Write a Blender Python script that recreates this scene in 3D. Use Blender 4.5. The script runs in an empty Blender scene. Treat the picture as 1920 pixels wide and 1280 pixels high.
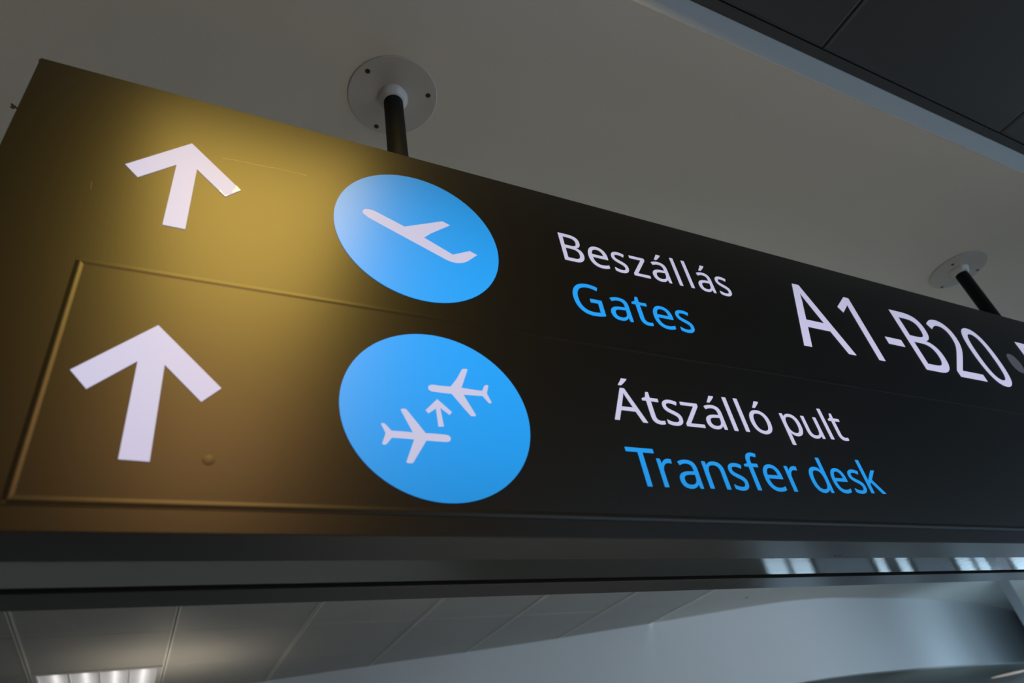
import bpy, bmesh, math, random, json
from mathutils import Vector, Matrix
random.seed(7)
scene = bpy.context.scene
C = scene.collection

# ------------------------------------------------------------------ camera
cd = bpy.data.cameras.new('camera'); cam = bpy.data.objects.new('camera', cd); C.objects.link(cam)
Rt = Vector((0.8922471635752814, -0.4231296726334385, -0.15765874295098292))
Dn = Vector((0.13766241450880928, 0.5874292568212146, -0.7974809890283888))
Fw = Vector((0.4300512280221622, 0.6898464672426842, 0.5823811405849532))
cam.matrix_world = Matrix(((Rt.x, -Dn.x, -Fw.x, 0), (Rt.y, -Dn.y, -Fw.y, -1), (Rt.z, -Dn.z, -Fw.z, 1.65), (0, 0, 0, 1)))
cd.sensor_width = 36; cd.lens = 23.2338; cd.clip_start = 0.02; cd.clip_end = 200
cd.dof.use_dof = True; cd.dof.focus_distance = 1.85; cd.dof.aperture_fstop = 2.8
scene.camera = cam

# ------------------------------------------------------------------ colour management, world, lights
vs = scene.view_settings
scene.display_settings.display_device = 'sRGB'
vs.view_transform = 'Standard'; vs.look = 'None'; vs.exposure = 0.0; vs.gamma = 1.0; vs.use_curve_mapping = False
scene.cycles.max_bounces = 8
w = bpy.data.worlds.new('overcast_sky'); scene.world = w; w.use_nodes = True
bg = w.node_tree.nodes['Background']; bg.inputs[0].default_value = (0.58, 0.79, 1.0, 1); bg.inputs[1].default_value = 3.3

def area(name, loc, look, sx, sy, col, power, spread=180):
    l = bpy.data.lights.new(name, 'AREA'); l.shape = 'RECTANGLE'; l.size = sx; l.size_y = sy
    l.color = col; l.energy = power; l.spread = math.radians(spread)
    o = bpy.data.objects.new(name, l); C.objects.link(o); o.location = loc
    o.rotation_euler = (Vector(look) - Vector(loc)).to_track_quat('-Z', 'Y').to_euler()
    return o
def spot(name, loc, look, col, power, angle, rad=.05, blend=.6):
    l = bpy.data.lights.new(name, 'SPOT'); l.color = col; l.energy = power; l.spot_size = math.radians(angle)
    l.shadow_soft_size = rad; l.spot_blend = blend
    o = bpy.data.objects.new(name, l); C.objects.link(o); o.location = loc
    o.rotation_euler = (Vector(look) - Vector(loc)).to_track_quat('-Z', 'Y').to_euler()
    return o
# unseen fill lights added: spots brighten the bulkhead, a back-window panel the fascia
spot('bulkhead_fill', (6.8, 1.6, 1.9), (6.0, 6.6, 2.9), (0.68, 0.84, 1.0), 160, 120, .5, 1.0)
spot('bulkhead_fill', (10.6, 4.3, 0.9), (14.2, 6.9, 3.1), (0.52, 0.78, 1.0), 170, 120, .6, 1.0)
area('window_fill', (8.5, -8.95, 1.8), (8.5, 0.0, 1.8), 8.6, 3.2, (0.55, 0.78, 1.0), 150)
spot('bulkhead_fill', (12.4, 5.5, 0.7), (15.6, 7.0, 3.2), (0.50, 0.78, 1.0), 45, 115, .4, 1.0)
# added unseen spots on the floor; their bounce brightens the ceiling
spot('bounce_fill', (1.5, -1.8, 3.7), (1.5, -1.8, 0), (0.98, 0.98, 0.97), 1050, 75)
spot('bounce_fill', (2.4, 2.2, 3.5), (2.4, 2.2, 0), (0.98, 0.98, 0.97), 1350, 75)
# warm lamps in the dark ceiling behind the camera, seen mirrored in the satin sign face
area('warm_lamp_light', (0.15, -1.225, 3.765), (0.15, -1.225, 0), 0.74, 1.2, (1.0, 0.655, 0.13), 36)
area('warm_lamp_light', (0.15, -2.93, 3.765), (0.15, -2.93, 0), 0.74, 2.0, (1.0, 0.50, 0.19), 38)
# added unseen spot that brightens the far tiles from below
spot('tile_fill', (0.22, 7.1, 2.55), (0.22, 7.15, 3.56), (1.0, 0.88, 0.70), 25, 135, .15, 1.0)

# ------------------------------------------------------------------ helpers
def mat(name, col, rough=.5, metal=0., spec=.5, emit=None, es=1., noise=0., nscale=8., bump=0., bscale=200., alpha=None):
    m = bpy.data.materials.new(name); m.use_nodes = True; nt = m.node_tree; b = nt.nodes['Principled BSDF']
    b.inputs['Base Color'].default_value = (*col, 1); b.inputs['Roughness'].default_value = rough
    b.inputs['Metallic'].default_value = metal; b.inputs['Specular IOR Level'].default_value = spec
    tc = nt.nodes.new('ShaderNodeTexCoord')
    if emit:
        b.inputs['Emission Color'].default_value = (*emit, 1); b.inputs['Emission Strength'].default_value = es
    if noise:
        n = nt.nodes.new('ShaderNodeTexNoise'); n.inputs['Scale'].default_value = nscale; n.inputs['Detail'].default_value = 5
        r = nt.nodes.new('ShaderNodeMixRGB'); r.blend_type = 'MIX'
        r.inputs[1].default_value = (*[c * (1 - noise) for c in col], 1); r.inputs[2].default_value = (*[min(1, c * (1 + noise)) for c in col], 1)
        nt.links.new(tc.outputs['Object'], n.inputs['Vector']); nt.links.new(n.outputs[0], r.inputs[0]); nt.links.new(r.outputs[0], b.inputs['Base Color'])
    if bump:
        n = nt.nodes.new('ShaderNodeTexNoise'); n.inputs['Scale'].default_value = bscale; n.inputs['Detail'].default_value = 3
        u = nt.nodes.new('ShaderNodeBump'); u.inputs['Strength'].default_value = bump; u.inputs['Distance'].default_value = .002
        nt.links.new(tc.outputs['Object'], n.inputs['Vector']); nt.links.new(n.outputs[0], u.inputs['Height']); nt.links.new(u.outputs[0], b.inputs['Normal'])
    return m

M = {}
M['drywall'] = mat('painted_plasterboard', (.68, .675, .63), .75, spec=.3, noise=.03, nscale=1.5, bump=.15, bscale=300)
M['fascia'] = mat('painted_fascia', (.76, .80, .83), .55, spec=.4, noise=.02)
M['bulkhead'] = mat('painted_bulkhead', (.84, .85, .86), .6, spec=.35, noise=.02, nscale=.8)
M['tile'] = mat('metal_ceiling_tile', (.45, .44, .41), .42, spec=.5, noise=.03, nscale=3)
M['dark_tile'] = mat('dark_metal_panel', (.050, .053, .055), .45, spec=.5, noise=.05, nscale=3)
M['void'] = mat('dark_void', (.012, .012, .012), .9)
M['floor'] = mat('polished_stone_floor', (.24, .235, .22), .08, noise=.08, nscale=2)
M['wall'] = mat('painted_wall', (.24, .215, .175), .7, noise=.03)
M['soffit'] = mat('olive_soffit', (.36, .34, .27), .6, noise=.03)
M['face'] = mat('satin_black_film', (.0065, .007, .0075), .32, spec=.5, bump=.02, bscale=350)
M['rail'] = mat('grey_aluminium_rail', (.020, .022, .023), .30, spec=.3, noise=.05, nscale=6)
M['polished'] = mat('polished_steel_strip', (.55, .51, .46), .05, metal=1., bump=.05, bscale=45)
M['black'] = mat('black_gap', (.004, .004, .004), .7)
M['cabinet'] = mat('dark_cabinet', (.02, .02, .02), .5)
M['pole'] = mat('black_powder_coat', (.009, .011, .013), .55, spec=.15)
M['plate'] = mat('grey_ceiling_plate', (.50, .50, .49), .55, noise=.04, nscale=20)
M['collar'] = mat('milky_collar', (.70, .72, .75), .35)
M['screw'] = mat('brown_screw', (.035, .018, .008), .5, metal=.4)
M['screw_rim'] = mat('brass_countersink', (.30, .20, .10), .4, metal=.5)
M['alu'] = mat('louvre_aluminium', (.80, .80, .82), .35, metal=.6)
M['tube'] = mat('lit_tube', (.9, .9, .9), .4, emit=(1, .96, .9), es=3.4)
M['lamp_frame'] = mat('white_lamp_frame', (.6, .6, .56), .4)
M['mullion'] = mat('grey_mullion', (.30, .32, .34), .4, metal=.3)
M['scratch'] = mat('worn_film', (.35, .29, .16), .4, metal=.2)
M['stain'] = mat('brown_stain', (.10, .08, .06), .8)
M['dot'] = mat('grey_bullet_film', (.06, .065, .08), .4, emit=(.045, .05, .066), es=1)

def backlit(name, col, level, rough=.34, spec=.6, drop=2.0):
    # no tubes inside; their uneven backlight is painted into the emission, brightest halfway up
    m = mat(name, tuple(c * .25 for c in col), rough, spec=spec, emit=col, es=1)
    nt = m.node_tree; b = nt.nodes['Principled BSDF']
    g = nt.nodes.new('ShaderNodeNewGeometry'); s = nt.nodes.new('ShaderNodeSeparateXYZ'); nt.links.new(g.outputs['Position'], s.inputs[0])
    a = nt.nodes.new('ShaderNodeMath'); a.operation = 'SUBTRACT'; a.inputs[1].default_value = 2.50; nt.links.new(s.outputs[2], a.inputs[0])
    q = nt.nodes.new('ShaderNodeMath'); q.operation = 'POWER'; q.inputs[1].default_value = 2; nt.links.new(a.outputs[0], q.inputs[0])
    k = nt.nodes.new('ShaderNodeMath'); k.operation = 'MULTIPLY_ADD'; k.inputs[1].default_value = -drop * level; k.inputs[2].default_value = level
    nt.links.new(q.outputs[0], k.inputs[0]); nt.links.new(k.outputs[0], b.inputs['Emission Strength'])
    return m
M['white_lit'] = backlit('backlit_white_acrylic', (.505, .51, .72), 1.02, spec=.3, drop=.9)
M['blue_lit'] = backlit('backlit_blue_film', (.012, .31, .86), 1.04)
M['chip'] = mat('bare_lit_acrylic', (.3, .3, .3), .4, emit=(1.0, .85, .62), es=1.05)

def glass(name, tint, mix):
    m = bpy.data.materials.new(name); m.use_nodes = True; nt = m.node_tree; nt.nodes.clear()
    o = nt.nodes.new('ShaderNodeOutputMaterial'); t = nt.nodes.new('ShaderNodeBsdfTransparent'); t.inputs[0].default_value = (*tint, 1)
    g = nt.nodes.new('ShaderNodeBsdfGlossy'); g.inputs[0].default_value = (.8, .9, 1, 1); g.inputs[1].default_value = .03
    x = nt.nodes.new('ShaderNodeMixShader'); x.inputs[0].default_value = mix
    nt.links.new(t.outputs[0], x.inputs[1]); nt.links.new(g.outputs[0], x.inputs[2]); nt.links.new(x.outputs[0], o.inputs[0])
    return m
M['glass'] = glass('tinted_glass', (.13, .15, .16), .06)
M['tinted'] = glass('grey_glass', (.3, .32, .34), .06)
M['clear_glass'] = glass('clear_glass', (.9, .95, .97), .06)

def link(name, me, m, parent=None, loc=(0, 0, 0)):
    o = bpy.data.objects.new(name, me); C.objects.link(o); o.location = loc
    if m and not me.materials: me.materials.append(m)
    if parent: o.parent = parent
    return o
def add_box(bm, a, b):
    ret = bmesh.ops.create_cube(bm, size=1.0)
    for v in ret['verts']:
        v.co = Vector(((a[i] + b[i]) / 2 + v.co[i] * (b[i] - a[i]) for i in range(3)))
    return ret['verts']
def box(name, a, b, m, parent=None, bevel=0., seg=2):
    c = Vector([(a[i] + b[i]) / 2 for i in range(3)]); bm = bmesh.new()
    add_box(bm, Vector(a) - c, Vector(b) - c)
    if bevel: bmesh.ops.bevel(bm, geom=bm.edges[:], offset=bevel, segments=seg, profile=.5, affect='EDGES')
    me = bpy.data.meshes.new(name); bm.to_mesh(me); bm.free()
    return link(name, me, m, parent, c)
def lathe(name, prof, m, parent=None, loc=(0, 0, 0), n=48, smooth=True, wob=None):
    # profile [(r, z)] turned round z
    bm = bmesh.new(); rings = []
    for r, z in prof:
        rings.append([bm.verts.new(((r + (wob(k / n * math.tau) if wob and r > .001 else 0)) * math.cos(k / n * math.tau), (r + (wob(k / n * math.tau) if wob and r > .001 else 0)) * math.sin(k / n * math.tau), z)) for k in range(n)])
    for A, B in zip(rings, rings[1:]):
        for k in range(n): bm.faces.new((A[k], A[(k + 1) % n], B[(k + 1) % n], B[k]))
    bm.faces.new(rings[0][::-1]); bm.faces.new(rings[-1])
    bmesh.ops.recalc_face_normals(bm, faces=bm.faces[:])
    me = bpy.data.meshes.new(name); bm.to_mesh(me); bm.free()
    if smooth:
        for p_ in me.polygons: p_.use_smooth = len(p_.vertices) == 4
        try: me.set_sharp_from_angle(angle=math.radians(35))
        except Exception: pass
    return link(name, me, m, parent, loc)
def plate2d(name, contours, y, thick, m, parent, bez=None, res=5):
    """flat cut-out in the sign plane: contours in (x, z); back face at y, front face at y-thick"""
    cu = bpy.data.curves.new(name, 'CURVE'); cu.dimensions = '2D'; cu.fill_mode = 'BOTH'; cu.extrude = thick / 2; cu.resolution_u = res
    if bez:
        for pts in bez:
            s = cu.splines.new('BEZIER'); s.bezier_points.add(len(pts) - 1); s.use_cyclic_u = True
            for bp, q in zip(s.bezier_points, pts):
                bp.handle_left_type = bp.handle_right_type = 'FREE'
                bp.co = (*q[0:2], 0); bp.handle_left = (*q[2:4], 0); bp.handle_right = (*q[4:6], 0)
        xs = [q[0] for s in bez for q in s]; zs = [q[1] for s in bez for q in s]
    else:
        for pts in contours:
            s = cu.splines.new('POLY'); s.points.add(len(pts) - 1); s.use_cyclic_u = True
            for pt, q in zip(s.points, pts): pt.co = (q[0], q[1], 0, 1)
        xs = [q[0] for s in contours for q in s]; zs = [q[1] for s in contours for q in s]
    tmp = bpy.data.objects.new('tmp', cu); C.objects.link(tmp)
    bpy.context.view_layer.update()
    me = bpy.data.meshes.new_from_object(tmp.evaluated_get(bpy.context.evaluated_depsgraph_get()))
    bpy.data.objects.remove(tmp); bpy.data.curves.remove(cu)
    cx = (min(xs) + max(xs)) / 2; cz = (min(zs) + max(zs)) / 2
    for v in me.vertices:
        a, b, c = v.co; v.co = (a - cx, -c, b - cz)
    me.name = name; me.materials.clear()
    o = link(name, me, m, None, (cx, y - thick / 2, cz))
    if parent:
        o.parent = parent; o.location = Vector(o.location) - abs_loc(parent)
    return o
def abs_loc(o):
    v = Vector(o.location)
    while o.parent: o = o.parent; v += o.location
    return v
def child_box(name, a, b, m, parent, **k):
    o = box(name, a, b, m, None, **k); o.parent = parent; o.location = Vector(o.location) - abs_loc(parent); return o
def adopt(o, parent): o.parent = parent; o.location = Vector(o.location) - abs_loc(parent); return o
def structure(o): o['kind'] = 'structure'; return o
def empty(name, loc):
    o = bpy.data.objects.new(name, None); C.objects.link(o); o.location = loc; o.empty_display_size = .1; return o

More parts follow.
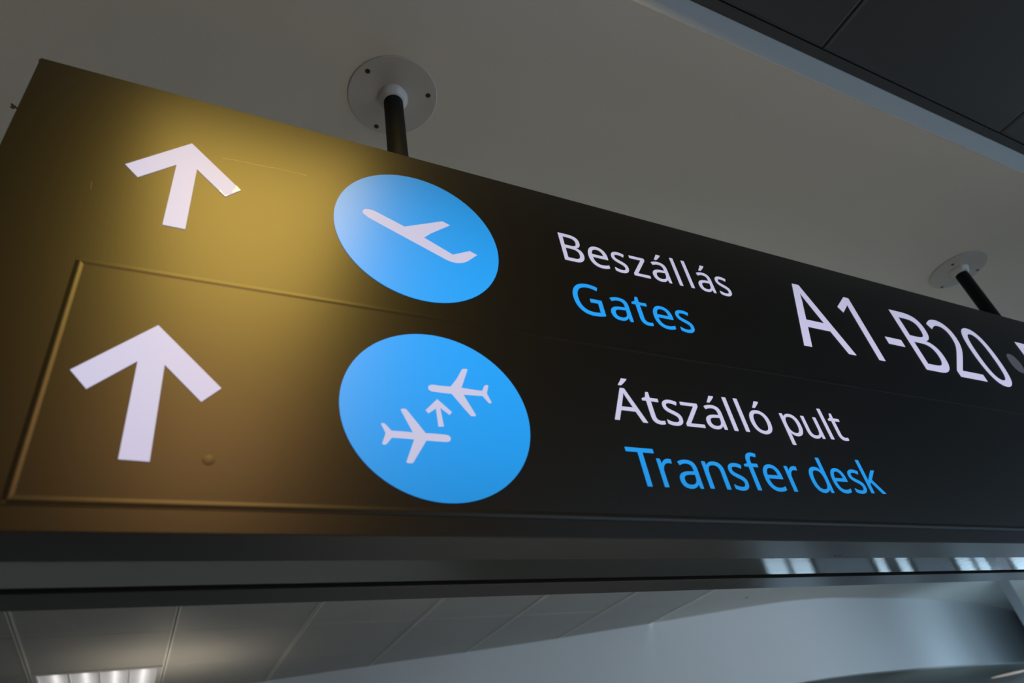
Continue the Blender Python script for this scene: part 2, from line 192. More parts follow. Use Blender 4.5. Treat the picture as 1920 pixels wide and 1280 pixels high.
DATA = json.loads(r'''{"plane_takeoff":[[0.2999,2.8034],[0.3006,2.808],[0.3028,2.8119],[0.3069,2.815],[0.3156,2.8169],[0.3254,2.8161],[0.3346,2.8124],[0.3968,2.785],[0.4944,2.8331],[0.5131,2.825],[0.4608,2.7821],[0.4421,2.7625],[0.5098,2.726],[0.5551,2.75],[0.5733,2.7417],[0.5453,2.7144],[0.5361,2.7081],[0.5255,2.7037],[0.5153,2.7015],[0.5038,2.7019],[0.4926,2.7048],[0.3243,2.7836],[0.3123,2.7898],[0.3048,2.7958],[0.301,2.7994]],"plane_a":[[0.4152,2.3451],[0.4165,2.3491],[0.4192,2.3518],[0.4258,2.3534],[0.4396,2.3528],[0.4623,2.3536],[0.4784,2.3753],[0.4908,2.3971],[0.4938,2.4005],[0.5026,2.4018],[0.5043,2.3998],[0.4855,2.3538],[0.5226,2.3521],[0.5302,2.3524],[0.537,2.3655],[0.5393,2.3672],[0.5448,2.368],[0.5458,2.3659],[0.5397,2.3475],[0.5471,2.3268],[0.5448,2.3247],[0.5409,2.325],[0.5297,2.3402],[0.5013,2.3389],[0.4877,2.3383],[0.5086,2.2936],[0.5063,2.291],[0.4981,2.2905],[0.4872,2.3042],[0.4629,2.3373],[0.4442,2.3371],[0.4243,2.3377],[0.4192,2.3387],[0.4158,2.3417]],"plane_b":[[0.4499,2.2369],[0.4485,2.2331],[0.4456,2.2306],[0.439,2.2295],[0.4214,2.2293],[0.4017,2.2292],[0.3739,2.184],[0.371,2.1818],[0.3639,2.1816],[0.3607,2.1834],[0.3785,2.2297],[0.3533,2.23],[0.3373,2.2298],[0.3274,2.2167],[0.3238,2.2147],[0.3198,2.215],[0.3191,2.2176],[0.3263,2.2382],[0.3186,2.2558],[0.3195,2.2577],[0.325,2.2576],[0.337,2.2437],[0.3598,2.244],[0.3772,2.2437],[0.357,2.2893],[0.3586,2.2917],[0.3658,2.2925],[0.3686,2.2905],[0.3869,2.2649],[0.4013,2.2443],[0.42,2.2447],[0.4391,2.2445],[0.4458,2.2435],[0.4491,2.2406]],"mini_arrow":[[0.4312,2.3211],[0.4588,2.2951],[0.4532,2.2885],[0.4355,2.3025],[0.4388,2.262],[0.428,2.2606],[0.4268,2.2999],[0.4107,2.2873],[0.4056,2.2939]],"chip":[[[0.0442,2.7862],[0.0346,2.7974],[0.0344,2.7935],[0.0342,2.7877],[0.0303,2.7807],[0.029,2.7759],[0.0279,2.7719]],[[0.0042,2.7714],[0.0066,2.7728],[0.0108,2.7681],[0.0127,2.7632],[0.0163,2.7608],[0.0229,2.7648],[0.0175,2.7579],[0.0113,2.7635]]],"arrow1":[[-0.0601,2.8974],[-0.1652,2.7882],[-0.1398,2.7598],[-0.0797,2.8206],[-0.0818,2.6456],[-0.0431,2.645],[-0.0421,2.8208],[0.0171,2.7578],[0.0443,2.7866]],"arrow2":[[-0.0562,2.41],[-0.1608,2.3043],[-0.1342,2.2733],[-0.0753,2.3336],[-0.0738,2.16],[-0.0332,2.1588],[-0.0363,2.3323],[0.0244,2.2687],[0.0516,2.2979]],"disc1":[0.4338,2.7692,0.1983,0.2006],"disc2":[0.4348,2.2932,0.1902,0.1832],"glyphs":{"a":[["B",0.8187,2.7968,0.0932,0.0997],["e",0.9057,2.7965,0.0982,0.1005],["s",0.9857,2.796,0.0875,0.1001],["z",1.0484,2.7963,0.1003,0.0999],["á",1.1175,2.796,0.0983,0.0989],["l",1.201,2.7961,0.0944,0.1006],["l",1.2439,2.7968,0.0942,0.1001],["á",1.2846,2.796,0.0948,0.0984],["s",1.3613,2.7959,0.0883,0.0988]],"b":[["G",0.8162,2.618,0.1009,0.1014],["a",0.9233,2.619,0.1027,0.0996],["t",1.0056,2.6185,0.1065,0.1005],["e",1.062,2.6186,0.1003,0.0998],["s",1.1426,2.6192,0.0921,0.0993]],"c":[["A",1.6304,2.6532,0.2606,0.2699],["1",1.8823,2.6526,0.2438,0.2667],["-",2.0726,2.6525,0.2487,0.2663],["B",2.1852,2.6508,0.2334,0.2627],["2",2.3918,2.6483,0.238,0.2636],["0",2.5872,2.6457,0.2402,0.2628],["•",2.817,2.6428,0.2396,0.2608]],"d":[["Á",0.8433,2.3184,0.1008,0.0867],["t",0.9354,2.3194,0.1032,0.0908],["s",0.9865,2.3203,0.088,0.0897],["z",1.0419,2.3212,0.1009,0.0882],["á",1.1085,2.3225,0.0959,0.0874],["l",1.1835,2.3225,0.0991,0.0897],["l",1.2218,2.3236,0.0988,0.0895],["ó",1.257,2.3233,0.0974,0.0882],["p",1.369,2.3275,0.0947,0.0846],["u",1.4487,2.3265,0.0902,0.0866],["l",1.5277,2.3282,0.0978,0.0883],["t",1.5644,2.329,0.0965,0.0892]],"e":[["T",0.8468,2.1624,0.0981,0.0893],["r",0.9132,2.163,0.0909,0.0883],["a",0.9666,2.1638,0.0952,0.0888],["n",1.0394,2.1655,0.0946,0.0877],["s",1.1193,2.1659,0.0837,0.0877],["f",1.1783,2.1678,0.0965,0.0902],["e",1.2248,2.1687,0.0909,0.0891],["r",1.2999,2.1697,0.0941,0.088],["d",1.3814,2.1719,0.0921,0.0891],["e",1.4601,2.1739,0.0833,0.0877],["s",1.5289,2.1753,0.0843,0.0858],["k",1.5811,2.1773,0.0933,0.0878]]},"font":{"B":[[421,999,326,999,546,999,705,944,641,981,769,907,801,752,801,843,801,712,779,647,793,678,764,617,714,572,743,592,686,552,610,530,651,538,610,528,610,523,610,526,652,517,724,487,690,505,758,469,805,411,785,444,824,379,834,284,834,336,834,223,792,129,820,172,764,87,672,33,724,55,621,11,487,0,559,0,370,0,136,0,253,0,136,333,136,999,136,666,231,999],[446,574,385,574,532,574,623,615,591,588,655,643,670,738,670,683,670,793,612,856,651,832,574,880,427,891,512,891,372,891,262,891,317,891,262,786,262,574,262,680,323,574],[262,469,326,469,262,348,262,106,262,227,329,106,463,106,396,106,552,106,648,158,613,124,682,193,700,294,700,238,700,329,677,386,692,360,661,412,600,447,636,433,564,462,453,469,515,469,390,469]],"e":[[409,764,342,764,473,764,575,722,528,750,621,694,681,604,656,655,706,553,718,425,718,494,718,401,718,351,718,376,547,351,204,351,376,351,206,266,269,157,228,202,311,113,444,91,369,91,491,91,570,104,533,95,607,113,684,143,645,126,684,107,684,35,684,71,646,18,571,-2,608,6,534,-10,438,-14,489,-14,367,-14,250,29,304,0,195,58,122,159,153,101,92,216,77,369,77,286,77,452,118,581,91,522,146,640,234,717,185,685,284,748],[407,663,449,663,348,663,268,607,302,644,234,569,207,449,214,516,334,449,589,449,462,449,589,492,570,561,583,529,557,593,510,636,537,618,484,654]],"s":[[607,207,607,247,607,159,571,85,595,118,547,53,467,11,512,28,423,-6,308,-14,369,-14,256,-14,173,-1,211,-10,135,7,73,34,102,19,73,71,73,146,73,108,103,131,181,104,139,117,224,92,311,85,267,85,373,85,446,115,418,95,474,136,488,196,488,162,488,215,473,246,483,231,463,261,418,291,444,276,391,306,304,341,353,323,255,360,179,397,214,379,145,416,99,465,118,439,81,491,71,565,71,524,71,629,149,712,97,678,201,747,353,764,269,764,398,764,481,751,441,760,520,742,592,714,557,730,578,681,550,616,564,648,518,629,451,649,485,640,416,659,344,663,381,663,294,663,229,639,255,655,202,623,189,572,189,600,189,552,207,520,195,534,219,505,268,478,240,491,296,464,382,430,334,447,430,412,504,375,470,394,537,356,581,307,563,334,599,281]],"z":[[603,0,603,32,420,0,55,0,237,0,55,27,55,81,55,54,189,272,458,655,323,464,331,655,78,655,205,655,78,687,78,750,78,718,250,750,593,750,422,750,593,719,593,658,593,689,461,470,196,95,328,283,332,95,603,95,467,95,603,63]],"á":[[403,763,355,763,494,763,606,703,562,743,650,662,672,511,672,599,672,341,672,0,672,170,642,0,582,0,612,0,574,35,558,106,566,71,557,106,553,106,555,106,531,79,486,38,509,57,463,20,408,-1,437,7,379,-10,301,-14,343,-14,256,-14,180,10,216,-6,144,26,95,83,116,50,75,116,64,209,64,158,64,283,153,381,94,341,211,422,424,448,302,444,467,449,551,452,509,451,551,467,551,497,551,482,551,559,511,627,538,603,484,651,396,663,446,663,357,663,284,646,320,658,249,634,185,606,216,621,172,637,147,698,160,668,180,716,263,744,218,731,308,756],[439,362,476,364,346,359,246,318,282,344,210,292,192,207,192,255,192,165,230,115,205,134,256,95,329,85,289,85,392,85,487,138,445,103,529,173,550,299,550,227,550,322,550,367,550,344,513,365],[600,1058,600,1063,592,1045,564,1010,580,1029,548,992,512,952,531,972,492,932,454,895,473,913,435,877,400,848,417,861,373,848,319,848,346,848,319,854,319,865,319,859,333,883,365,928,348,904,381,952,413,1003,397,977,429,1028,452,1072,442,1052,501,1072,600,1072,551,1072,600,1067]],"l":[[242,0,242,355,201,0,119,0,160,0,119,355,119,1064,119,709,160,1064,242,1064,201,1064,242,709]],"G":[[570,528,570,490,685,528,915,528,800,528,915,364,915,38,915,201,861,20,752,-1,807,7,696,-10,564,-14,634,-14,460,-14,302,48,373,7,231,90,141,226,178,149,104,303,85,500,85,394,85,604,147,771,106,695,188,848,324,950,247,907,401,992,603,1013,494,1013,659,1013,762,998,712,1008,812,988,901,954,858,973,885,918,854,845,870,882,818,861,734,886,778,875,690,897,596,903,644,903,517,903,392,854,449,886,335,821,262,714,292,775,232,654,217,500,217,583,217,420,255,289,230,350,281,228,376,146,321,180,432,112,593,95,504,95,637,95,705,102,675,97,736,107,789,119,764,112,789,218,789,416,789,317,716,416,570,416,643,416,570,453]],"a":[[403,763,355,763,494,763,606,703,562,743,650,662,672,511,672,599,672,341,672,0,672,170,642,0,582,0,612,0,574,35,558,106,566,71,557,106,553,106,555,106,531,79,486,38,509,57,463,20,408,-1,437,7,379,-10,301,-14,343,-14,256,-14,180,10,216,-6,144,26,95,83,116,50,75,116,64,209,64,158,64,283,153,381,94,341,211,422,424,448,302,444,467,449,551,452,509,451,551,467,551,497,551,482,551,559,511,627,538,603,484,651,396,663,446,663,357,663,284,646,320,658,249,634,185,606,216,621,172,637,147,698,160,668,180,716,263,744,218,731,308,756],[439,362,476,364,346,359,246,318,282,344,210,292,192,207,192,255,192,165,230,115,205,134,256,95,329,85,289,85,392,85,487,138,445,103,529,173,550,299,550,227,550,322,550,367,550,344,513,365]],"t":[[369,87,335,87,388,87,427,92,407,88,446,95,474,102,462,98,474,71,474,8,474,40,461,2,418,-8,443,-3,394,-12,348,-14,371,-14,309,-14,240,6,273,-7,207,20,160,77,180,43,139,111,129,218,129,158,129,364,129,655,129,509,93,655,22,655,58,655,22,675,22,714,22,694,58,730,130,763,94,746,146,816,179,922,163,869,203,922,252,922,228,922,252,865,252,750,252,808,324,750,469,750,397,750,469,718,469,655,469,687,397,655,252,655,324,655,252,510,252,221,252,366,252,175,285,120,263,142,307,98]],"A":[[763,0,806,0,723,103,642,309,682,206,510,309,246,309,378,309,207,206,127,0,167,103,85,0,0,0,42,0,130,334,390,1003,260,669,428,1003,504,1003,466,1003,634,669,893,0,763,334,850,0],[493,724,530,623,490,731,479,764,485,745,472,784,460,825,466,804,454,846,445,873,449,862,440,855,430,817,435,836,425,797,415,764,420,780,410,748,402,724,405,735,364,623,288,421,326,522,394,421,605,421,499,421,567,522]],"1":[[497,0,497,333,457,0,376,0,417,0,376,233,376,698,376,466,376,725,377,767,377,748,378,786,379,819,378,803,380,836,382,871,381,853,367,856,341,833,354,843,329,822,295,794,314,809,260,765,189,707,224,736,167,734,125,789,146,762,215,859,395,999,305,929,429,999,497,999,463,999,497,666]],"-":[[56,320,169,320,56,357,56,430,56,393,169,430,395,430,282,430,395,393,395,320,395,357,282,320]],"2":[[728,0,728,37,508,0,67,0,287,0,67,34,67,102,67,68,154,190,329,367,242,279,379,417,456,501,422,462,491,540,535,616,517,579,552,654,561,740,561,696,561,795,512,866,545,837,480,894,385,908,437,908,336,908,257,883,294,900,220,866,144,813,182,843,122,841,78,896,100,868,104,918,164,956,133,938,196,974,267,998,230,988,303,1008,385,1013,343,1013,447,1013,546,981,501,1003,591,960,650,889,625,929,675,850,687,747,687,802,687,695,655,600,676,646,634,555,565,465,604,510,527,421,431,323,482,374,362,255,223,118,292,186,223,116,223,112,223,114,391,112,728,112,559,112,728,75]],"0":[[732,501,732,609,732,420,714,284,726,348,702,221,656,122,682,167,629,78,552,21,595,44,510,-2,399,-14,459,-14,324,-14,213,48,262,7,164,89,104,225,128,148,80,302,69,501,69,394,69,609,101,778,80,702,123,855,207,954,159,913,256,994,399,1015,320,1015,474,1015,585,954,536,994,634,913,696,778,671,855,720,702],[192,501,192,592,192,410,212,273,198,334,226,212,278,136,247,167,308,106,399,91,348,91,449,91,520,136,490,106,550,166,586,272,572,211,600,333,607,501,607,410,607,592,586,728,600,668,572,789,520,864,550,834,490,895,399,910,449,910,348,910,278,864,308,895,247,834,212,728,226,789,198,668]],"•":[[108,511,108,470,108,553,128,612,115,587,142,638,184,668,160,656,208,679,263,684,234,684,292,684,341,668,318,679,365,656,397,612,383,638,411,587,418,511,418,553,418,470,397,411,411,436,383,385,341,355,365,366,318,343,263,337,292,337,234,337,184,355,208,343,160,366,128,411,142,385,115,436]],"F":[[262,0,262,141,220,0,136,0,178,0,136,333,136,999,136,666,322,999,694,999,508,999,694,962,694,889,694,926,550,889,262,889,406,889,262,771,262,535,262,653,397,535,668,535,532,535,668,498,668,424,668,461,532,424,262,424,397,424,262,283]],"Á":[[763,0,806,0,723,103,642,309,682,206,510,309,246,309,378,309,207,206,127,0,167,103,85,0,0,0,42,0,130,334,390,1003,260,669,428,1003,504,1003,466,1003,634,669,893,0,763,334,850,0],[493,724,530,623,490,731,479,764,485,745,472,784,460,825,466,804,454,846,445,873,449,862,440,855,430,817,435,836,425,797,415,764,420,780,410,748,402,724,405,735,364,623,288,421,326,522,394,421,605,421,499,421,567,522],[652,1307,652,1312,644,1294,616,1260,632,1278,600,1241,563,1201,582,1222,544,1181,506,1144,525,1162,487,1126,452,1097,469,1110,425,1097,371,1097,398,1097,371,1103,371,1114,371,1108,385,1132,416,1177,400,1153,433,1201,465,1252,449,1226,481,1278,504,1321,494,1301,553,1321,652,1321,603,1321,652,1316]],"ó":[[771,376,771,460,771,314,747,211,763,259,730,163,677,88,707,122,646,55,566,12,609,29,523,-5,421,-14,474,-14,372,-14,284,12,326,-5,242,29,175,88,206,55,144,122,103,211,120,163,86,259,77,376,77,314,77,460,119,587,91,530,147,644,239,719,187,688,292,749,425,764,354,764,494,764,605,719,554,749,657,688,727,587,698,644,756,530],[204,376,204,465,204,318,227,223,212,267,243,180,299,123,267,146,332,100,424,88,374,88,474,88,549,123,516,100,581,146,621,223,605,180,636,267,644,376,644,318,644,436,620,529,636,487,604,571,548,626,580,603,516,649,423,661,474,661,346,661,256,585,291,635,222,535],[631,1058,631,1063,623,1045,595,1010,611,1029,579,992,542,952,561,972,523,932,485,895,504,913,466,877,431,848,448,861,404,848,350,848,377,848,350,854,350,865,350,859,364,883,395,928,379,904,412,952,444,1003,428,977,460,1028,483,1072,473,1052,532,1072,631,1072,582,1072,631,1067]],"p":[[476,764,436,764,568,764,699,668,643,732,756,603,784,376,784,506,784,292,745,162,771,220,720,103,637,30,684,59,591,1,474,-14,537,-14,436,-14,372,1,402,-9,342,12,296,41,317,25,275,58,242,95,257,76,239,95,234,95,237,95,236,79,239,35,237,59,241,11,242,-28,242,-10,242,-131,242,-336,242,-233,201,-336,119,-336,160,-336,119,26,119,750,119,388,153,750,220,750,186,750,225,716,237,648,231,682,238,648,242,648,240,648,257,669,296,707,275,689,317,724,372,749,342,738,401,759],[453,661,522,661,403,661,332,632,362,651,301,613,265,546,279,584,251,508,242,400,243,459,242,392,242,376,242,384,242,315,262,220,249,263,275,177,328,122,297,144,359,99,456,88,402,88,502,88,569,126,540,101,598,151,635,229,620,185,649,272,656,378,656,322,656,464,607,584,640,532,574,635]],"u":[[746,750,705,750,746,500,746,0,746,250,712,0,645,0,679,0,639,33,627,99,633,66,625,99,621,99,623,99,606,73,560,35,585,52,535,18,477,-2,507,6,447,-10,383,-14,416,-14,324,-14,233,15,274,-4,192,34,141,104,162,63,121,144,111,259,111,195,111,423,111,750,111,586,152,750,235,750,194,750,235,589,235,267,235,428,235,208,276,133,249,163,303,103,402,88,345,88,458,88,534,120,502,99,566,141,602,212,589,171,616,253,623,360,623,302,623,490,623,750,623,620,664,750]],"T":[[452,0,452,296,410,0,326,0,368,0,326,296,326,889,326,592,222,889,14,889,118,889,14,926,14,999,14,962,264,999,763,999,513,999,763,962,763,889,763,926,659,889,452,889,556,889,452,592]],"r":[[469,764,434,764,483,764,514,762,498,763,531,761,557,756,545,759,552,718,542,642,547,680,529,645,502,649,516,648,487,651,460,652,474,652,432,652,378,634,404,646,352,622,308,583,328,605,287,561,260,504,271,535,248,473,242,400,242,439,242,267,242,0,242,133,201,0,119,0,160,0,119,250,119,750,119,500,153,750,220,750,186,750,224,704,234,613,229,659,236,613,239,613,237,613,255,641,297,689,274,666,319,712,374,744,345,730,403,757]],"n":[[480,764,448,764,570,764,683,699,637,742,729,656,752,488,752,585,752,326,752,0,752,163,711,0,630,0,670,0,630,160,630,480,630,320,630,541,589,616,616,586,562,646,462,661,520,661,379,661,290,591,321,637,258,544,242,389,242,477,242,259,242,0,242,130,201,0,119,0,160,0,119,250,119,750,119,500,152,750,218,750,185,750,224,716,237,648,230,682,239,648,244,648,241,648,260,674,306,713,281,696,331,730,388,752,358,743,418,760]],"f":[[465,655,465,687,402,655,276,655,339,655,276,437,276,0,276,218,235,0,153,0,194,0,153,218,153,655,153,437,109,655,21,655,65,655,21,674,21,712,21,693,65,726,153,754,109,740,153,769,153,798,153,783,153,862,181,954,162,914,200,995,265,1043,228,1024,301,1061,396,1071,345,1071,426,1071,478,1063,453,1068,503,1058,542,1045,524,1052,531,1013,509,949,520,981,494,954,458,963,477,958,438,968,397,970,418,970,356,970,306,929,326,956,286,901,276,799,276,858,276,783,276,750,276,766,339,750,465,750,402,750,465,718]],"d":[[385,-14,424,-14,292,-14,161,83,217,18,105,148,77,374,77,245,77,502,162,665,105,600,218,731,386,764,293,764,425,764,488,749,460,759,517,740,564,710,543,726,585,693,619,654,604,674,621,654,627,654,624,654,626,666,622,707,624,684,620,731,619,764,619,750,619,864,619,1064,619,964,660,1064,742,1064,701,1064,742,709,742,0,742,355,709,0,642,0,676,0,636,34,624,101,630,67,622,101,619,101,620,101,604,79,564,43,585,60,543,25,488,1,517,12,458,-9],[404,88,337,88,484,88,572,153,540,110,604,197,620,350,620,262,620,357,620,372,620,365,620,466,574,587,605,537,543,637,403,662,486,662,337,662,254,583,287,636,221,530,204,371,204,460,204,281,254,162,221,212,287,113]],"k":[[241,508,241,693,241,493,239,449,240,474,237,425,235,386,236,404,237,386,241,386,239,386,246,394,266,418,255,404,277,432,300,461,289,447,312,476,330,497,322,487,410,581,570,750,490,666,618,750,714,750,666,750,613,643,410,430,511,536,518,286,735,0,627,143,685,0,586,0,636,0,500,117,326,350,413,233,298,325,241,276,269,300,241,184,241,0,241,92,200,0,119,0,160,0,119,355,119,1064,119,709,160,1064,241,1064,200,1064,241,878]]}}''')

# ------------------------------------------------------------------ the hall: floor, walls
ZC = 3.562         # plasterboard and tile ceiling
ZD = 3.780         # dark panel ceiling
structure(box('floor', (-7, -9, -.1), (35, 16, 0), M['floor']))
structure(box('wall_left', (-7.2, -9, 0), (-7, 14.3, 4.3), M['wall']))

def window_wall(name, p0, p1, z0, z1, n, gl, sill=0., mull=.05):
    """glazed wall from p0 to p1 (plan), panes between mullions; parts: mullion, pane, rail"""
    p0 = Vector((*p0, 0)); p1 = Vector((*p1, 0)); d = p1 - p0; L = d.length; a = math.atan2(d.y, d.x)
    root = structure(box(name, (0, -.05, z0), (L, .05, z0 + .12), M['mullion'])) ; root.location = (0, 0, 0)
    me = root.data
    for v in me.vertices: v.co += Vector((L / 2, 0, z0 + .06))
    root.location = p0; root.rotation_euler.z = a
    def cb(nm, A, B, m):
        o = box(nm, A, B, m); o.parent = root; return o
    cb('rail', (0, -.05, z1 - .12), (L, .05, z1), M['mullion'])
    for k in range(n + 1):
        x = L * k / n; cb('mullion', (x - mull, -.07, z0), (x + mull, .07, z1), M['mullion'])
    for k in range(n):
        cb('pane', (L * k / n + mull, -.006, z0 + .12), (L * (k + 1) / n - mull, .006, z1 - .12), gl)
    return root
window_wall('window_1', (12.0, 5.17), (20.6, 9.55), 0, ZC - .02, 7, M['glass'])
# far wall with a band of low windows that the polished floor mirrors
spans = [(16.9, 19.2, 2), (22.2, 23.0, 1), (23.4, 24.3, 1), (26.9, 29.4, 2), (30.6, 33.5, 2)]
xs = [-7] + [v for s in spans for v in s[:2]] + [35]
for k in range(0, len(xs), 2):
    if xs[k] < 16: structure(box('wall_far', (xs[k], 14, 0), (xs[k + 1], 14.3, 3.6), M['wall']))
    else: window_wall('window_%d' % (20 + k), (xs[k], 14.1), (xs[k + 1], 14.1), 0, 3.5, 1, M['tinted'])
structure(box('wall_far', (-7, 14.02, 3.5), (35, 14.28, 4.3), M['wall']))
for n_, (x0_, x1_, k_) in enumerate(spans): window_wall('window_%d' % (n_ + 2), (x0_, 14.1), (x1_, 14.1), 0, 3.5, k_, M['clear_glass'])
# wall behind the camera with its windows
structure(box('wall_back', (-7, -9.2, 0), (4, -9, 4.3), M['wall']))
window_wall('window_8', (4, -9.1), (35, -9.1), 0, 3.7, 12, M['tinted'])

# ------------------------------------------------------------------ plasterboard ceiling band with its step
ceil = structure(box('ceiling', (-7, -.385, ZC), (12.4, 4.79, ZC + .03), M['drywall'], bevel=.002))
box_r = adopt(structure(box('ceiling_field', (6.20, 4.79, ZC), (34, 14, ZC + .03), M['drywall'])), ceil); box_r['kind'] = 'structure'
structure(box('trim_1', (-7, -.3875, ZC - .001), (12.4, -.3852, ZD + .04), M['fascia']))
structure(box('trim_2', (-7, -.424, ZD + .006), (12.4, -.3877, ZD + .03), M['dark_tile']))

# dark metal panels on the higher ceiling
dark = structure(box('ceiling', (-7, -9, ZD + .06), (26, -.3875, ZD + .1), M['void']))
dark.name = 'ceiling_high'
PX = 1.155; PY = 1.20
bm = bmesh.new(); vs_ = add_box(bm, (-PX / 2 + .002, -PY / 2 + .002, 0), (PX / 2 - .002, PY / 2 - .002, .03))
low = [e for e in bm.edges if all(v.co.z < .001 for v in e.verts)]
bmesh.ops.bevel(bm, geom=low, offset=.014, segments=2, profile=.5, affect='EDGES')
pme = bpy.data.meshes.new('panel'); bm.to_mesh(pme); bm.free(); pme.materials.append(M['dark_tile'])
for j in range(4):
    for i in range(-6, 9):
        x = 1.951 + PX * (i + .5); y = -.424 - PY * (j + .5)
        if abs(x - .15) < 1.2 and j < 2 and False: continue
        o = bpy.data.objects.new('panel', pme); C.objects.link(o)
        o.parent = dark; o.location = Vector((x, y, ZD + random.uniform(-.001, .001))) - dark.location

# unseen black frames added round the warm lamps to block their grazing spill
for (ya, yb, lab) in ((-1.85, -.60, 'long warm ceiling lamp in an added black shield frame, the one nearer the sign'), (-3.95, -1.91, 'long warm ceiling lamp in an added black shield frame, the one farther from the sign')):
    hs = empty('strip_lamp', (.15, (ya + yb) / 2, ZD)); hs['label'] = lab; hs['category'] = 'lamp'; hs['group'] = 'warm strip lamps in the dark ceiling'
    xa, xb = .15 - .39, .15 + .39
    for a, b in (((xa, ya), (xb, ya + .012)), ((xa, yb - .012), (xb, yb)), ((xa, ya + .012), (xa + .012, yb - .012)), ((xb - .012, ya + .012), (xb, yb - .012))):
        child_box('frame', (*a, ZD - .075), (*b, ZD - .0015), M['cabinet'], hs)

# ------------------------------------------------------------------ tiled ceiling beyond the sign
TX = 1.19; TY = 1.27; X0 = .20; Y0 = 4.82
tiled = structure(box('ceiling_tiled', (-7, 4.80, ZC + .13), (6.2, 11.2, ZC + .16), M['void']))
bm = bmesh.new(); add_box(bm, (-TX / 2 + .003, -TY / 2 + .003, 0), (TX / 2 - .003, TY / 2 - .003, .028))
low = [e for e in bm.edges if all(v.co.z < .001 for v in e.verts)]
bmesh.ops.bevel(bm, geom=low, offset=.013, segments=2, profile=.5, affect='EDGES')
M['highlight'] = mat('painted_edge_highlight', (.80, .79, .75), .4)  # pale bars added along the tile joints, imitating light caught on bevelled edges
tme = bpy.data.meshes.new('tile'); bm.to_mesh(tme); bm.free(); tme.materials.append(M['tile'])
for j in range(5):
    for i in range(-6, 5):
        if (i, j) == (-1, 2): continue
        o = bpy.data.objects.new('tile', tme); C.objects.link(o); o.parent = tiled
        o.location = Vector((X0 + TX * (i + .5), Y0 + TY * (j + .5), ZC + random.uniform(-.001, .001))) - tiled.location

bm = bmesh.new()
for s_ in (-1, 1): add_box(bm, (s_ * .0125 - .0075, -TY / 2 + .002, -.006), (s_ * .0125 + .0075, TY / 2 - .002, .002))
gme = bpy.data.meshes.new('edge_highlight'); bm.to_mesh(gme); bm.free(); gme.materials.append(M['highlight'])
for j in range(5):
    for i in range(-6, 6):
        o = bpy.data.objects.new('edge_highlight', gme); C.objects.link(o); o.parent = tiled
        o.location = Vector((X0 + TX * i, Y0 + TY * (j + .5), ZC - .0015)) - tiled.location
# ------------------------------------------------------------------ curved bulkhead and the soffit under it
cur = [(-7, 10.4), (-3.2, 9.75), (-1.0, 9.2), (1.15, 8.56), (2.63, 8.06), (4.38, 7.50), (6.04, 6.83), (7.2, 6.32), (8.04, 6.0), (8.9, 5.93), (9.71, 6.0), (10.8, 6.12), (11.94, 6.31), (13.1, 6.53), (14.11, 6.78), (15.91, 7.30), (18.5, 8.35), (20.5, 9.35), (24, 10.9), (28, 11.9)]
def smooth(pts, k=6):
    out = []
    for i in range(len(pts) - 1):
        p0 = Vector(pts[max(i - 1, 0)]); p1 = Vector(pts[i]); p2 = Vector(pts[i + 1]); p3 = Vector(pts[min(i + 2, len(pts) - 1)])
        for t in range(k):
            t /= k
            out.append(.5 * ((2 * p1) + (p2 - p0) * t + (2 * p0 - 5 * p1 + 4 * p2 - p3) * t * t + (3 * p1 - p0 - 3 * p2 + p3) * t ** 3))
    out.append(Vector(pts[-1])); return out
cs = smooth(cur); ZS = 2.545
bm = bmesh.new(); rows = []
for q in cs:
    rows.append([bm.verts.new((q.x, q.y, ZC)), bm.verts.new((q.x, q.y, ZS)), bm.verts.new((q.x, q.y + .15, ZS)), bm.verts.new((q.x, q.y + .15, ZC))])
for a_, b_ in zip(rows, rows[1:]):
    for k in range(4): bm.faces.new((a_[k], a_[(k + 1) % 4], b_[(k + 1) % 4], b_[k]))
bm.faces.new(rows[0]); bm.faces.new(rows[-1][::-1]); bmesh.ops.recalc_face_normals(bm, faces=bm.faces[:])
me = bpy.data.meshes.new('bulkhead'); bm.to_mesh(me); bm.free()
for p_ in me.polygons: p_.use_smooth = True
me.set_sharp_from_angle(angle=math.radians(35))
structure(link('wall_bulkhead', me, M['bulkhead']))
bm = bmesh.new(); rows = []
for q in cs:
    rows.append([bm.verts.new((q.x, q.y + .02, ZS + .004)), bm.verts.new((q.x, 12.5, ZS + .004)), bm.verts.new((q.x, 12.5, ZS + .05)), bm.verts.new((q.x, q.y + .02, ZS + .05))])
for a_, b_ in zip(rows, rows[1:]):
    for k in range(4): bm.faces.new((a_[k], a_[(k + 1) % 4], b_[(k + 1) % 4], b_[k]))
bm.faces.new(rows[0]); bm.faces.new(rows[-1][::-1]); bmesh.ops.recalc_face_normals(bm, faces=bm.faces[:])
me = bpy.data.meshes.new('soffit'); bm.to_mesh(me); bm.free()
structure(link('ceiling_low', me, M['soffit']))

# ------------------------------------------------------------------ recessed louvre lamp in the tiled ceiling
fx0, fx1, fy0, fy1 = X0 - TX + .02, X0 - .02, Y0 + 2 * TY + .03, Y0 + 2 * TY + 1.22
lamp = empty('ceiling_lamp', ((fx0 + fx1) / 2, (fy0 + fy1) / 2, ZC))
lamp['label'] = 'recessed square louvred ceiling lamp with lit tubes among grey tiles, bottom left'; lamp['category'] = 'lamp'
bm = bmesh.new()
for a, b in (((fx0, fy0), (fx1, fy0 + .035)), ((fx0, fy1 - .035), (fx1, fy1)), ((fx0, fy0 + .035), (fx0 + .035, fy1 - .035)), ((fx1 - .035, fy0 + .035), (fx1, fy1 - .035))):
    add_box(bm, (*a, ZC - .006), (*b, ZC + .028))
for v in bm.verts: v.co -= lamp.location
me = bpy.data.meshes.new('frame'); bm.to_mesh(me); bm.free(); link('frame', me, M['lamp_frame'], lamp)
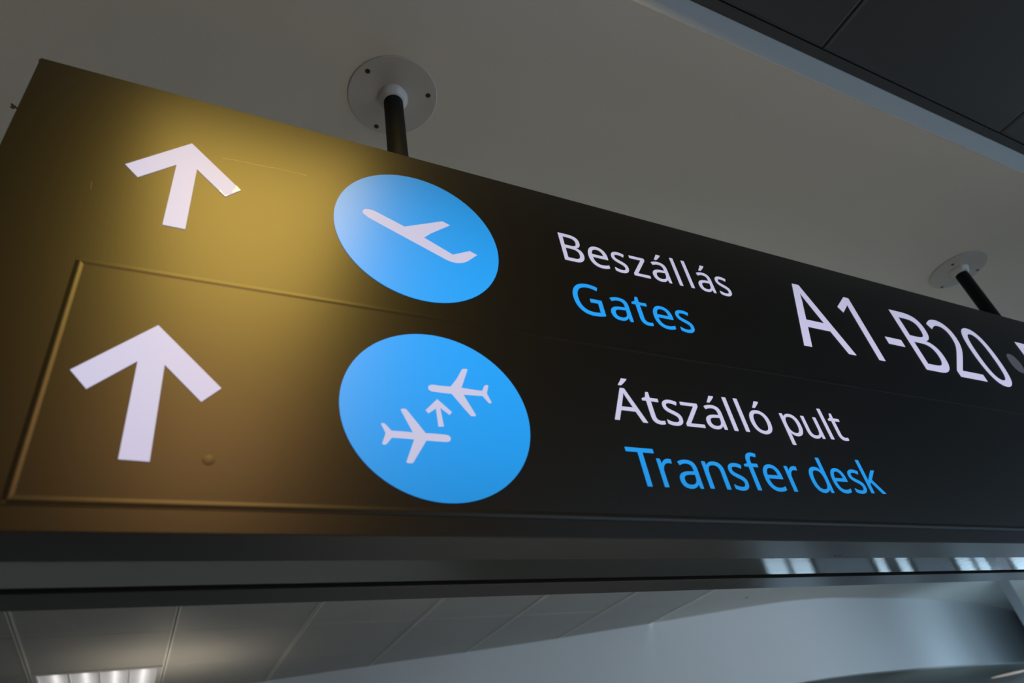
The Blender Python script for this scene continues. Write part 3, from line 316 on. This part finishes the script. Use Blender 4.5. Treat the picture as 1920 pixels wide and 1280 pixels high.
child_box('reflector', (fx0 + .03, fy0 + .03, ZC + .085), (fx1 - .03, fy1 - .03, ZC + .095), M['alu'], lamp)
nx = 4
for k in range(nx):
    x = fx0 + .035 + (fx1 - fx0 - .07) * (k + .5) / nx
    t = lathe('tube', [(.013, -.56), (.016, -.55), (.016, .55), (.013, .56)], M['tube'], None, (x, (fy0 + fy1) / 2, ZC + .058), 16)
    t.rotation_euler.x = math.pi / 2; adopt(t, lamp)
for k in range(nx + 1):
    x = fx0 + .035 + (fx1 - fx0 - .07) * k / nx
    child_box('louvre_blade', (x - .006, fy0 + .035, ZC + .002), (x + .006, fy1 - .035, ZC + .06), M['alu'], lamp, bevel=.003)
bm = bmesh.new(); add_box(bm, (-.5 * (fx1 - fx0) +   .035, -.002, .012), (.5 * (fx1 - fx0) - .035, .002, .045))
bme = bpy.data.meshes.new('cross_blade'); bm.to_mesh(bme); bm.free(); bme.materials.append(M['alu'])
for k in range(1, 12):
    o = bpy.data.objects.new('cross_blade', bme); C.objects.link(o); o.parent = lamp
    o.location = Vector(((fx0 + fx1) / 2, fy0 + .035 + (fy1 - fy0 - .07) * k / 12, ZC)) - Vector(lamp.location)

# small warm downlight in the soffit at the lower right, warm lamps behind the camera
def downlight(loc, label, r=.12, col=(1, .72, .4), es=2., group=None):
    d = empty('downlight', loc); d['label'] = label; d['category'] = 'lamp'
    if group: d['group'] = group
    lathe('ring', [(r, 0), (r + .02, -.004), (r + .03, 0), (r + .03, .01), (r, .01)], M['lamp_frame'], d, n=32)
    lathe('diffuser', [(r, -.001), (r, .004)], mat('lit_diffuser', (.8, .8, .8), .4, emit=col, es=es), d, n=32)
    return d
downlight((16.8, 8.5, ZS + .003), 'small round warm downlight in the soffit at the lower right corner', .42, (.75, .6, .42), .42)

# small brown stains on the plasterboard
for (x, y, r, lab) in ((7.03, 5.74, .022, 'small dark brown stain on the grey ceiling under the sign'), (-.566, .554, .008, 'tiny dark smudge on the ceiling left of the sign')):
    wf = lambda a, r=r: r * .35 * math.sin(3 * a + 1) + r * .2 * math.sin(5 * a)
    o = lathe('ceiling_stain', [(r, -.0015), (r, -.0002)], M['stain'], None, (x, y, ZC), 20, False, wf)
    o['label'] = lab; o['category'] = 'stain'

# ------------------------------------------------------------------ the sign
XL, XR, ZB, ZT, DEP = -.359, 4.26, 2.050, 3.053, .330
sign = empty('direction_sign', (1.95, .165, ZB))
sign['label'] = 'long black backlit airport direction sign hanging from the ceiling on two poles'
sign['category'] = 'sign'
child_box('cabinet', (XL, .003, ZB + .02), (XR, DEP - .003, ZT - .002), M['cabinet'], sign)
child_box('face_panel', (XL, 0, ZB + .001), (XR, .004, ZT), M['face'], sign, bevel=.0012)
child_box('top_cap', (XL - .003, .0045, ZT - .004), (XR + .003, DEP, ZT + .001), M['cabinet'], sign)
child_box('front_rail', (XL, .0005, ZB), (XR, .108, ZB + .02), M['rail'], sign, bevel=.001)
child_box('polished_strip', (XL, .1082, ZB + .0015), (XR, .223, ZB + .02), M['polished'], sign)
child_box('gap_strip', (XL, .2232, ZB + .008), (XR, .247, ZB + .02), M['black'], sign)
child_box('rear_rail', (XL, .2472, ZB), (XR, DEP, ZB + .02), M['rail'], sign, bevel=.001)
for o in sign.children:
    if o.name.startswith('polished_strip'): o['label'] = 'mirror-bright steel strip along the underside'
# overlay panel on the lower half, with a raised bead all round
OV = .0006
ov = child_box('overlay_panel', (-.196, -OV, ZB + .036), (3.9, -.0002, ZB + .482), M['face'], sign, bevel=.0004)
def bead(a, b, r=.0006, w=.0070):
    """half-round bead between two points of the sign face"""
    a = Vector(a); b = Vector(b); d = (b - a).normalized(); nrm = Vector((0, -1, 0)); sd = d.cross(nrm)
    bm = bmesh.new(); R_ = []
    for p_ in (a, b):
        R_.append([bm.verts.new(p_ + sd * w * (k / 4 - 1) + nrm * r * .5 * (1 + math.cos(math.pi * (k / 4 - 1)))) for k in range(9)])
    for k in range(8): bm.faces.new((R_[0][k], R_[0][k + 1], R_[1][k + 1], R_[1][k]))
    bmesh.ops.recalc_face_normals(bm, faces=bm.faces[:])
    me = bpy.data.meshes.new('bead'); bm.to_mesh(me); bm.free()
    for f in me.polygons: f.use_smooth = len(f.vertices) == 4
    o = link('bead', me, M['face']); o.parent = sign; o.location = -Vector(sign.location)
    return o
zt, zb, xl, xr = ZB + .475, ZB + .044, -.190, 3.894
bead((xl, -OV, zt), (xr, -OV, zt)); bead((xl, -OV, zb), (xr, -OV, zb)); bead((xl, -OV, zb), (xl, -OV, zt)); bead((xr, -OV, zb), (xr, -OV, zt))

TH = .0012
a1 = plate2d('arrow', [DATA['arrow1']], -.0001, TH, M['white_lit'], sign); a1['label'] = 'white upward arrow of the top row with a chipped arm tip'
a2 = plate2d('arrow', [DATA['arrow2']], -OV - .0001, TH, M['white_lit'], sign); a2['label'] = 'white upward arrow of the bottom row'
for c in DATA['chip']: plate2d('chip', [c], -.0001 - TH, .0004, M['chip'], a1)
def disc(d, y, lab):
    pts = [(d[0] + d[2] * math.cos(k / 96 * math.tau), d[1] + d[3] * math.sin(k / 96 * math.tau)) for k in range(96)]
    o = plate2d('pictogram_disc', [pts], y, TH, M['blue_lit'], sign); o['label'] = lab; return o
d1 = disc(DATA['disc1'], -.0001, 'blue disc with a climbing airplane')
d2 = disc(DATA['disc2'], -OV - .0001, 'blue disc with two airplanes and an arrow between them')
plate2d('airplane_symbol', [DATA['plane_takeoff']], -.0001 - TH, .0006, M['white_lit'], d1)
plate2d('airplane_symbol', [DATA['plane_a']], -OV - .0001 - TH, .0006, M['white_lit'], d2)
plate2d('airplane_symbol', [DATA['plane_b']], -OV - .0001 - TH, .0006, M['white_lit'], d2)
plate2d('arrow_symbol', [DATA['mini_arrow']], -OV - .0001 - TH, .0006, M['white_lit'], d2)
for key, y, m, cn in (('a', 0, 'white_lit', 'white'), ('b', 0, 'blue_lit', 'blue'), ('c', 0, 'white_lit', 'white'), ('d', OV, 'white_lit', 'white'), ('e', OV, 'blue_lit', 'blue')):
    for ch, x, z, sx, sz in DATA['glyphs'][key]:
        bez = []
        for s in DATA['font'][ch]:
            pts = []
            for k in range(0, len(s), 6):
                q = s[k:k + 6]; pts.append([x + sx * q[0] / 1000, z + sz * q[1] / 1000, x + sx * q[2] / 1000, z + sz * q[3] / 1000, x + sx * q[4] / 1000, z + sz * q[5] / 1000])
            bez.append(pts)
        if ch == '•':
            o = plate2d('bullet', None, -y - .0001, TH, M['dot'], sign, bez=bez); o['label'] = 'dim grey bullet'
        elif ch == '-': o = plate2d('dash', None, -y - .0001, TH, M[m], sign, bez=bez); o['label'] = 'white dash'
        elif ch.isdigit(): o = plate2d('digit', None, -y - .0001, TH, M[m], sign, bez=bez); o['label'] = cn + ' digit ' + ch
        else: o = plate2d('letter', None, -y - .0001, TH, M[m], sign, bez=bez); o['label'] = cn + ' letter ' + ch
x, z, sx, sz = 2.9745, 2.640, .240, .263
bez = [[[v for k2 in range(0, 6, 2) for v in (x + sx * s[k + k2] / 1000, z + sz * s[k + k2 + 1] / 1000)] for k in range(0, len(s), 6)] for s in DATA['font']['F']]
o = plate2d('letter', None, -.0001, TH, M['white_lit'], sign, bez=bez); o['label'] = 'white letter F cut by the right edge of the photo'

# wear on the film
def streak(pts, wd, y):
    L = [(a, b + wd) for a, b in pts] + [(a, b - wd) for a, b in pts[::-1]]
    return plate2d('scratch', [L], y, .0002, M['scratch'], sign)
streak([(.000, 2.8735), (.025, 2.878), (.070, 2.8795), (.112, 2.8836), (.175, 2.8840)], .00045, 0)
streak([(-.2065, 2.700), (-.2076, 2.712), (-.2095, 2.722)], .0012, 0)
b_ = lathe('bump', [(.009, 0), (.007, .00015), (.004, .0003), (.001, .00035)], M['face'], None, (.0455, -OV, 2.1665), 20); b_.rotation_euler.x = math.pi / 2; adopt(b_, sign)

# ------------------------------------------------------------------ poles, collars and ceiling plates
SR, SA = .116, None
screws = {0.46: ((.3616, .0960), (.5628, .1131), (.4410, .2769)), 3.455: ((3.3739, .1350), (3.5682, .1228), (3.4921, .2797))}
for px, sc in screws.items():
    py = .157
    po = lathe('support_pole', [(.030, 0), (.030, ZC - .030 - ZT)], M['pole'], None, (px, py, ZT), 40); adopt(po, sign)
    pl_ = lathe('ceiling_plate', [(.1395, .0), (.1405, -.001), (.1405, -.0045), (.1385, -.006), (.0, -.006)], M['plate'], None, (px, py, ZC), 96); adopt(pl_, sign)
    wf = lambda a: .0007 * math.sin(7 * a) + .0012 * math.sin(3 * a + 1)
    co = lathe('collar', [(.033, -.006), (.047, -.006), (.0475, -.012), (.043, -.024), (.036, -.034), (.031, -.036)], M['collar'], None, (px, py, ZC), 40, True, wf); adopt(co, sign)
    for sx_, sy_ in sc:
        s1 = lathe('screw', [(.0068, -.0061), (.0064, -.0071), (.004, -.0076), (.003, -.0068), (.0005, -.0066)], M['screw'], None, (sx_, sy_, ZC), 20)
        s1.parent = pl_; s1.location = Vector((sx_, sy_, ZC)) - abs_loc(pl_)
        s2 = lathe('screw_cup', [(.0068, -.0061), (.0078, -.0066), (.0088, -.0061)], M['screw_rim'], None, (0, 0, 0), 20)
        s2.parent = pl_; s2.location = s1.location
for nm, x_, y_ in (('mark', 1.4777, .0905), ('mark', 1.492, .089)):
    o = lathe(nm, [(.004, -.0006), (.004, .0001)], M['stain'], None, (x_, y_, ZB), 12, False, lambda a: .0022 * math.sin(2 * a)); adopt(o, sign)
